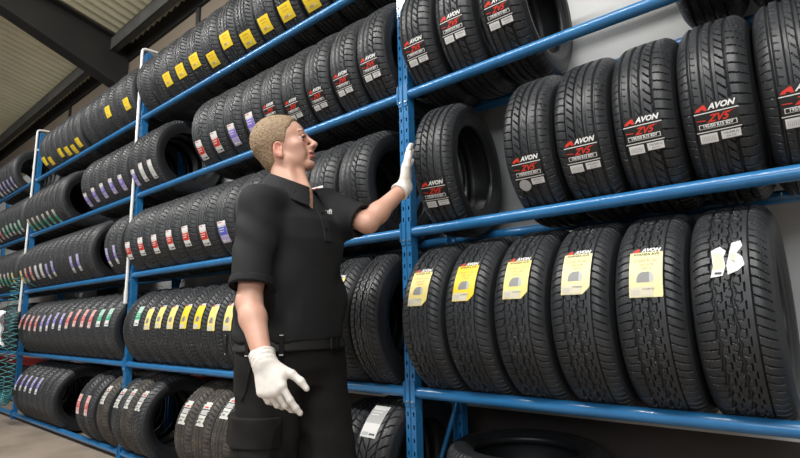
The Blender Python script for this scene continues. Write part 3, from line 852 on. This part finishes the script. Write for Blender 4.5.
for s in (-1, 1):
    mb = MB().tube([H(.0905, s * .019, .0005), H(.0925, s * .026, .0045), H(.0915, s * .034, .0050), H(.0855, s * .042, .0015)], .0011, 6)
    place(mb.mesh('eyelashes', M['lash']), 'eyelashes')

# -- polo shirt
v = Vol(*grid((-.36, -.90, .86), (.26, -.22, 1.50), .005))
v.stack([(.908, -.065, -.570, .147, .201), (.935, -.067, -.570, .150, .204), (1.02, -.066, -.568, .150, .200), (1.14, -.066, -.566, .146, .192), (1.24, -.064, -.565, .146, .190), (1.31, -.068, -.565, .132, .186), (1.37, -.072, -.565, .095, .150), (1.41, -.072, -.567, .074, .095)], 0)
for S in (SHR, SHL): v.cone(NECK + A3((-.01, 0, -.030)), S + A3((0, 0, .004)), .058, .064, .035)
dR = unit(ELR - SHR); dL = unit(ELL - SHL)
sR = SHR + dR * .282; sL = SHL + dL * .185
v.cone(SHR, sR, .070, .064, .03); v.cone(SHL, sL, .072, .060, .03)
v.cone(SHL + A3((-.02, 0, -.05)), SHL + dL * .10 + A3((0, 0, -.03)), .066, .060, .03)
for S, d, s, r in ((SHR, dR, sR, .050), (SHL, dL, sL, .049)):                # square off and hollow the sleeve ends
    def capf(X, Y, Z, s=s, d=d): return ((X - s[0]) * -d[0] + (Y - s[1]) * -d[1] + (Z - s[2]) * -d[2])
    v.apply(lambda X, Y, Z, s=s, d=d: np.maximum(-(d[0] * (X - s[0]) + d[1] * (Y - s[1]) + d[2] * (Z - s[2])),
            np.sqrt((X - s[0] - d[0] * .04) ** 2 + (Y - s[1] - d[1] * .04) ** 2 + (Z - s[2] - d[2] * .04) ** 2) - .088).astype(np.float32), s - .13, s + .13, 0, 'sub')
    v.cone(s - d * .004, s + d * .05, r, r, 0, 'sub')
def folds(X, Y, Z):
    a = .0085 * np.sin(34 * (Z - .9) + 20 * (X + .1) * 1.2 - 16 * (Y + .57) + 1.3 * np.sin(14 * X + 9 * Z)) * np.clip((1.33 - Z) / .2, 0, 1)
    b = .0080 * np.sin(52 * (X - .5 * Y) + 2.2 * np.sin(9 * Z)) * np.clip((1.22 - Z) / .3, 0, 1)
    c = .0045 * np.sin(48 * Z + 35 * X + 30 * Y + 1.5 * np.sin(20 * Z)) * np.clip((-.66 - Y) / .05, 0, 1)
    arm_ = np.clip((Y + .755) / .03, 0, 1) * np.clip((.075 - X) / .03, 0, 1)
    return (a + b) * arm_ + c * .7
v.warp(folds)
v.cone(NECK + A3((0, 0, .0)), NECK + A3((.012, .01, .12)), .064, .080, .004, 'sub')
v.ell(NECK + A3((.075, .012, -.012)), (.030, .018, .055), None, .01, 'sub')   # open neck
place(v.mesh('polo_shirt', M['polo']), 'polo_shirt')
# sleeve hems
for (s, d, r) in ((sR, dR, .0665), (sL, dL, .0620)):
    q = Vol(*grid(s - .11, s + .11, .0035))
    q.cone(s - d * .026, s + d * .03, r + .001, r + .001, 0).cone(s - d * .06, s + d * .05, r - .006, r - .006, 0, 'sub')
    q.cut(lambda X, Y, Z, s=s, d=d: np.abs((X - s[0]) * d[0] + (Y - s[1]) * d[1] + (Z - s[2]) * d[2] + .012) - .013)
    place(q.mesh('sleeve_hem', M['polo']), 'sleeve_hem')
# collar: standing band and folded leaf, open at the front
cn = NECK + A3((-.002, .002, .012)); cf = unit((.95, .30, 0))
def collar(X, Y, Z):
    x, y, z = X - cn[0], Y - cn[1], Z - cn[2]
    f = x * cf[0] + y * cf[1]; l = -x * cf[1] + y * cf[0]
    zz = z + .42 * f                                   # lower at the front
    r = np.sqrt((f / 1.10) ** 2 + l ** 2); t = np.clip(zz / .045, -.4, 1)
    fall = np.abs(r - (.098 - .024 * t)) - .0028; fall = np.maximum(fall, np.maximum(-.014 - .08 * np.maximum(f, 0) - zz, zz - .042))
    fold = np.sqrt((r - .0735) ** 2 + (zz - .041) ** 2) - .006
    band = np.maximum(np.abs(r - .068) - .002, np.maximum(-.02 - zz, zz - .040))
    d = np.minimum(np.minimum(fall, fold), band)
    gap = .018 + .55 * np.maximum(.045 - zz, 0) - np.abs(l)
    return np.maximum(d, np.where(f > 0, gap, -1))
q = Vol(*grid(cn - .15, cn + .15, .0030)); q.f[:] = 0; q.f = q.f + collar(*np.meshgrid(*q.a, indexing='ij', sparse=True)).astype(np.float32)
place(q.mesh('collar', M['polo']), 'collar')

# -- trousers, belt and pockets
def trouser_vol(g, h, lo, hi):
    t = Vol(*grid(lo, hi, h))
    t.stack([(.76, -.062, -.572, .128 + g, .180 + g), (.82, -.062, -.572, .140 + g, .194 + g), (.90, -.062, -.570, .132 + g, .180 + g), (.955, -.060, -.570, .122 + g, .172 + g)], 0)
    for hp, kn, an in LEGS:
        t.cone(A3(hp) - A3((0, 0, .02)), kn, .110 + g, .092 + g, .03); t.cone(kn, A3(an) + A3((0, 0, -.02)), .090 + g, .085 + g, .03)
    return t
TLO, THI = (-.28, -.86, .0), (.20, -.28, .96)
def tfold(X, Y, Z): return .0045 * np.sin(48 * Z + 26 * X + 14 * Y + 2 * np.sin(11 * Z)) * (.4 + .6 * np.clip((.62 - Z) / .3, 0, 1)) + .003 * np.sin(70 * X + 12 * Z)
t = trouser_vol(0, .006, TLO, THI); t.warp(tfold); t.cut(lambda X, Y, Z: np.maximum(.045 - Z, Z - .95) + 0 * X + 0 * Y)
place(t.mesh('trousers', M['trouser']), 'trousers')
def patch(name, g, fn, m, lo, hi, h=.0035, folds=True):
    t = trouser_vol(g, h, lo, hi)
    if folds: t.warp(tfold)
    t.cut(fn); return place(t.mesh(name, m), name)
patch('belt', .011, lambda X, Y, Z: np.abs(Z - .897) - .018 + 0 * Y, M['belt'], (-.24, -.80, .86), (.14, -.34, .95), folds=False)
# thigh cargo pocket with flap, on the outer side of the right leg
def box(x0, x1, z0, z1, sl=0): return lambda X, Y, Z: np.maximum(np.maximum(x0 - X - sl * (Z - z0), X - x1 + sl * (Z - z0)), np.maximum(z0 - Z, Z - z1)) + np.maximum(Y + .70, 0) * 3
pk = patch('cargo_pocket', .012, box(-.165, .055, .42, .655), M['trouser'], (-.26, -.86, .38), (.12, -.62, .70))
patch('pocket_flap', .019, box(-.172, .062, .605, .690, -.06), M['trouser'], (-.26, -.86, .56), (.12, -.62, .74))
patch('pocket_welt', .006, lambda X, Y, Z: np.maximum(np.abs(X + .005 - .35 * (Z - .84)) - .005, np.abs(Z - .81) - .075) + np.maximum(Y + .66, 0) * 3, M['trouser'], (-.10, -.86, .70), (.10, -.62, .92))
for i, (x, y) in enumerate(((-.02, -.770), (.055, -.700), (-.16, -.755))):
    mb = MB().box((-.007, -.004, -.034), (.007, .004, .034)).box((-.006, -.0055, .028), (.006, -.004, .031), 1).box((-.006, -.0055, -.031), (.006, -.004, -.028), 1)
    me = mb.mesh('belt_loop', [M['trouser'], M['white_thread']])
    a = math.atan2(y + .57, (x + .06)) + PI / 2; me.transform(Matrix.Translation((x, y, .900)) @ Matrix.Rotation(a, 4, 'Z')); place(me, 'belt_loop')
mb = MB(); R2 = Matrix.Rotation(math.radians(52), 4, 'Z')
for a, b in (((-.026, -.004, -.021), (-.020, .004, .021)), ((.020, -.004, -.021), (.026, .004, .021)), ((-.026, -.004, .015), (.026, .004, .021)), ((-.026, -.004, -.021), (.026, .004, -.015)), ((-.003, -.007, -.016), (.001, -.003, .016))): mb.box(a, b)
me = mb.mesh('buckle', M['buckle']); me.transform(Matrix.Translation((.080, -.500, .897)) @ Matrix.Rotation(math.radians(106), 4, 'Z')); place(me, 'buckle')
# boots
for hp, kn, an in LEGS:
    a = A3(an); q = Vol(*grid(a + A3((-.12, -.10, -.11)), a + A3((.26, .10, .06)), .005))
    q.cone(a + A3((-.01, 0, .03)), a + A3((-.02, 0, -.05)), .052, .050, 0); q.cone(a + A3((-.02, 0, -.055)), a + A3((.15, -.02, -.060)), .048, .044, .02)
    q.cut(lambda X, Y, Z: .001 - Z + 0 * X + 0 * Y)
    place(q.mesh('boot', M['boot']), 'boot')
# placket with buttons, chest logo (on the front of the shirt)
def on_shirt(name, me, p, n, up=(0, 0, 1)):
    n = unit(n); x = unit(np.cross(up, n)); u = np.cross(n, x)
    me.transform(Matrix(((x[0], u[0], n[0], p[0]), (x[1], u[1], n[1], p[1]), (x[2], u[2], n[2], p[2]), (0, 0, 0, 1)))); return place(me, name)
SH = None
def shirt_hit(o, d):
    """point and normal where a ray meets the shirt"""
    s = [c for c in body.children if c.name.startswith('polo_shirt')][0]; bpy.context.view_layer.update()
    off = Vector((.08, .57, 0)); ok, loc, nr, _ = s.ray_cast(Vector(o) + off, Vector(d).normalized())
    return (A3(loc - off), A3(nr)) if ok else (None, None)
pts = []
for z in np.linspace(1.355, 1.235, 7):
    p, n = shirt_hit((.6, -.535, z), (-1, 0, 0)); 
    if p is not None: pts.append(p)
if len(pts) > 3:
    V = []; F = []
    for p in pts: V += [p + A3((-.001, -.016, 0)), p + A3((.0045, -.013, 0)), p + A3((.0045, .013, 0)), p + A3((-.001, .016, 0))]
    for i in range(len(pts) - 1):
        for k in range(3): a = i * 4 + k; F.append((a, a + 4, a + 5, a + 1))
    F += [(0, 1, 2, 3), tuple(len(V) - 4 + k for k in (3, 2, 1, 0))]
    pl = place(mesh_np('placket', V, F, M['polo']), 'placket')
    for i in (1, 4):
        mb = MB().tube([(0, 0, 0), (0, 0, .003)], .0055, 12); me = mb.mesh('button', M['buckle']); on_shirt('button', me, pts[i] + A3((.0045, 0, 0)), (1, 0, 0))
V, F = text2d('uff', .030, .2, .0008)
p, n = shirt_hit((1.37, -1.695, .978), (-.7283, .6549, .2019))
if p is not None:
    me = mesh_np('chest_logo', [(x, y, .003) for x, y in V], F, M['white_thread']); on_shirt('chest_logo', me, p, unit(n * .6 + A3((.75, -.6, 0)) * .4))

# -- gloves
def hand(name, W, F, N, T, curls, spread, thumb, sc_=1.0, fore=None, cuff=.05):
    """W wrist, F towards the fingers, N out of the back of the hand, T towards the thumb"""
    F = unit(F); N = unit(A3(N) - F * (A3(N) @ F)); T = np.cross(F, N) if np.cross(F, N) @ A3(T) > 0 else np.cross(N, F)
    v = Vol(*grid(W - .24 * sc_, W + .24 * sc_, .0028))
    P = lambda f, t, n: W + (F * f + T * t + N * n) * sc_
    v.cone(P(-.005, 0, 0), P(.02, 0, 0), .031 * sc_, .030 * sc_, 0, flat=(N, 1.35))
    base = {'i': (.090, .030), 'm': (.094, .009), 'r': (.088, -.012), 'p': (.078, -.031)}
    seg = {'i': (.045, .027, .021), 'm': (.050, .031, .022), 'r': (.046, .029, .021), 'p': (.036, .021, .018)}
    rad = {'i': .0100, 'm': .0102, 'r': .0098, 'p': .0086}
    for k, (f, t) in base.items():
        v.cone(P(.012, t * .45, 0), P(f - .004, t, .001), .018 * sc_, .0145 * sc_, .012)
    v.ell(P(.052, .004, -.003), (.046 * sc_, .040 * sc_, .0155 * sc_), np.stack([F, T, N], 1), .014)
    v.cone(P(.018, .020, -.008), P(.055, .040, -.010), .019 * sc_, .015 * sc_, .012)      # thumb mound
    for k, (f, t) in base.items():
        p = P(f - .006, t, .001); an = 0; r = rad[k] * sc_
        for s_, (l, c) in enumerate(zip(seg[k], curls[k])):
            an += c; dirn = unit(F * math.cos(an) - N * math.sin(an) + T * spread[k]); q = p + dirn * l * sc_
            v.cone(p, q, r * (1.04 if s_ == 0 else .98 - .05 * s_), r * (.96 - .07 * s_), .0030 if s_ == 0 else .003)
            if s_ < 2: v.ell(q, A3((1, 1, 1)) * r * (1.02 - .06 * s_), None, .002)
            p = q
    p = P(.036, .036, -.010)
    for s_, (l, (a, b, c)) in enumerate(zip((.036, .034, .026), thumb)):
        dirn = unit(F * a + T * b + N * c); q = p + dirn * l * sc_
        v.cone(p, q, (.0150, .0118, .0108)[s_] * sc_, (.0120, .0108, .0085)[s_] * sc_, .006); p = q
    # cuff over the forearm, slightly flared with a rolled rim
    b = unit(fore - W); r0 = .0350 * sc_; c1 = W + b * cuff
    v.cone(W + b * .0, c1, r0 * .96, r0 * 1.10, .010)
    v.apply(lambda X, Y, Z: -((c1[0] - .0 - X) * b[0] + (c1[1] - Y) * b[1] + (c1[2] - Z) * b[2]) .astype(np.float32), c1 - .06, c1 + .06, 0, 'sub') if False else None
    v.cut(lambda X, Y, Z: (X - c1[0]) * b[0] + (Y - c1[1]) * b[1] + (Z - c1[2]) * b[2])
    def wr(X, Y, Z):
        q = (X - W[0]) * b[0] + (Y - W[1]) * b[1] + (Z - W[2]) * b[2]
        return .0012 * np.sin(q * 420 + 3 * np.sin(60 * X) + 30 * Z) * np.clip((q + .02) / .02, 0, 1)
    v.warp(wr)
    g = place(v.mesh('glove', M['glove']), 'glove')
    g['label'] = name
    return g
fR = unit((.50, .0, -.87))
hand('white latex glove on the lowered hand', WRR, fR, (.45, -.85, .10), (.8, .3, .4),
     {'i': (.30, .25, .15), 'm': (.60, .60, .3), 'r': (.72, .75, .35), 'p': (.75, .8, .4)}, {'i': .10, 'm': .03, 'r': -.02, 'p': -.04},
     ((.72, .66, -.20), (.86, .45, -.25), (.93, .25, -.28)), .96, ELR, .030)
fL = unit((.00, .22, .97))
hand('white latex glove pressed against the tyre', WRL, fL, (-.86, -.45, .10), (.45, -.85, 0),
     {'i': (.05, .12, .10), 'm': (.03, .10, .10), 'r': (.03, .12, .10), 'p': (.05, .15, .12)}, {'i': .06, 'm': .0, 'r': -.05, 'p': -.12},
     ((.80, .50, -.10), (.95, .20, -.10), (.98, .08, -.08)), .96, ELL, .036)

#BODY1#
# ------------------------------------------------------------------ light and camera
def area(name, loc, target, sx, sy, power, col=(1, 1, 1)):
    l = bpy.data.lights.new(name, 'AREA'); l.shape = 'RECTANGLE'; l.size = sx; l.size_y = sy; l.energy = power; l.color = col
    o = bpy.data.objects.new(name, l); o.location = loc; d = Vector(target) - Vector(loc)
    o.rotation_euler = d.to_track_quat('-Z', 'Y').to_euler(); COL.objects.link(o); return o
area('door_daylight', (3.0, -8.4, 3.6), (-1, 0, 1.6), 7, 2.2, 290, (.95, .98, 1.0))
area('strip_light', (-1.2, -2.5, 4.55), (-1.2, -1.3, 0), 9.0, .20, 450, (1, .98, .95))
area('strip_light', (-7.2, -3.6, 4.8), (-7.0, -3.0, 0), 3.0, .3, 60, (1, .98, .95))
w = bpy.data.worlds.new('daylight'); sc.world = w; w.use_nodes = True
w.node_tree.nodes['Background'].inputs[0].default_value = (.85, .92, 1, 1); w.node_tree.nodes['Background'].inputs[1].default_value = .10

cam = bpy.data.cameras.new('camera'); co = bpy.data.objects.new('camera', cam); COL.objects.link(co)
cam.sensor_width = 36; cam.lens = 513.093 / 800 * 36; cam.clip_start = .05
Rm = Matrix(((.7643054, .12467944, .63268657), (.64449801, -.11507608, -.75589669), (-.02143768, .98550116, -.16830892)))
co.matrix_world = Matrix.Translation((1.37091, -1.69493, .97796)) @ Rm.to_4x4()
sc.camera = co
sc.view_settings.view_transform = 'Standard'; sc.view_settings.look = 'None'; sc.view_settings.gamma = 1
sc.view_settings.exposure = 0
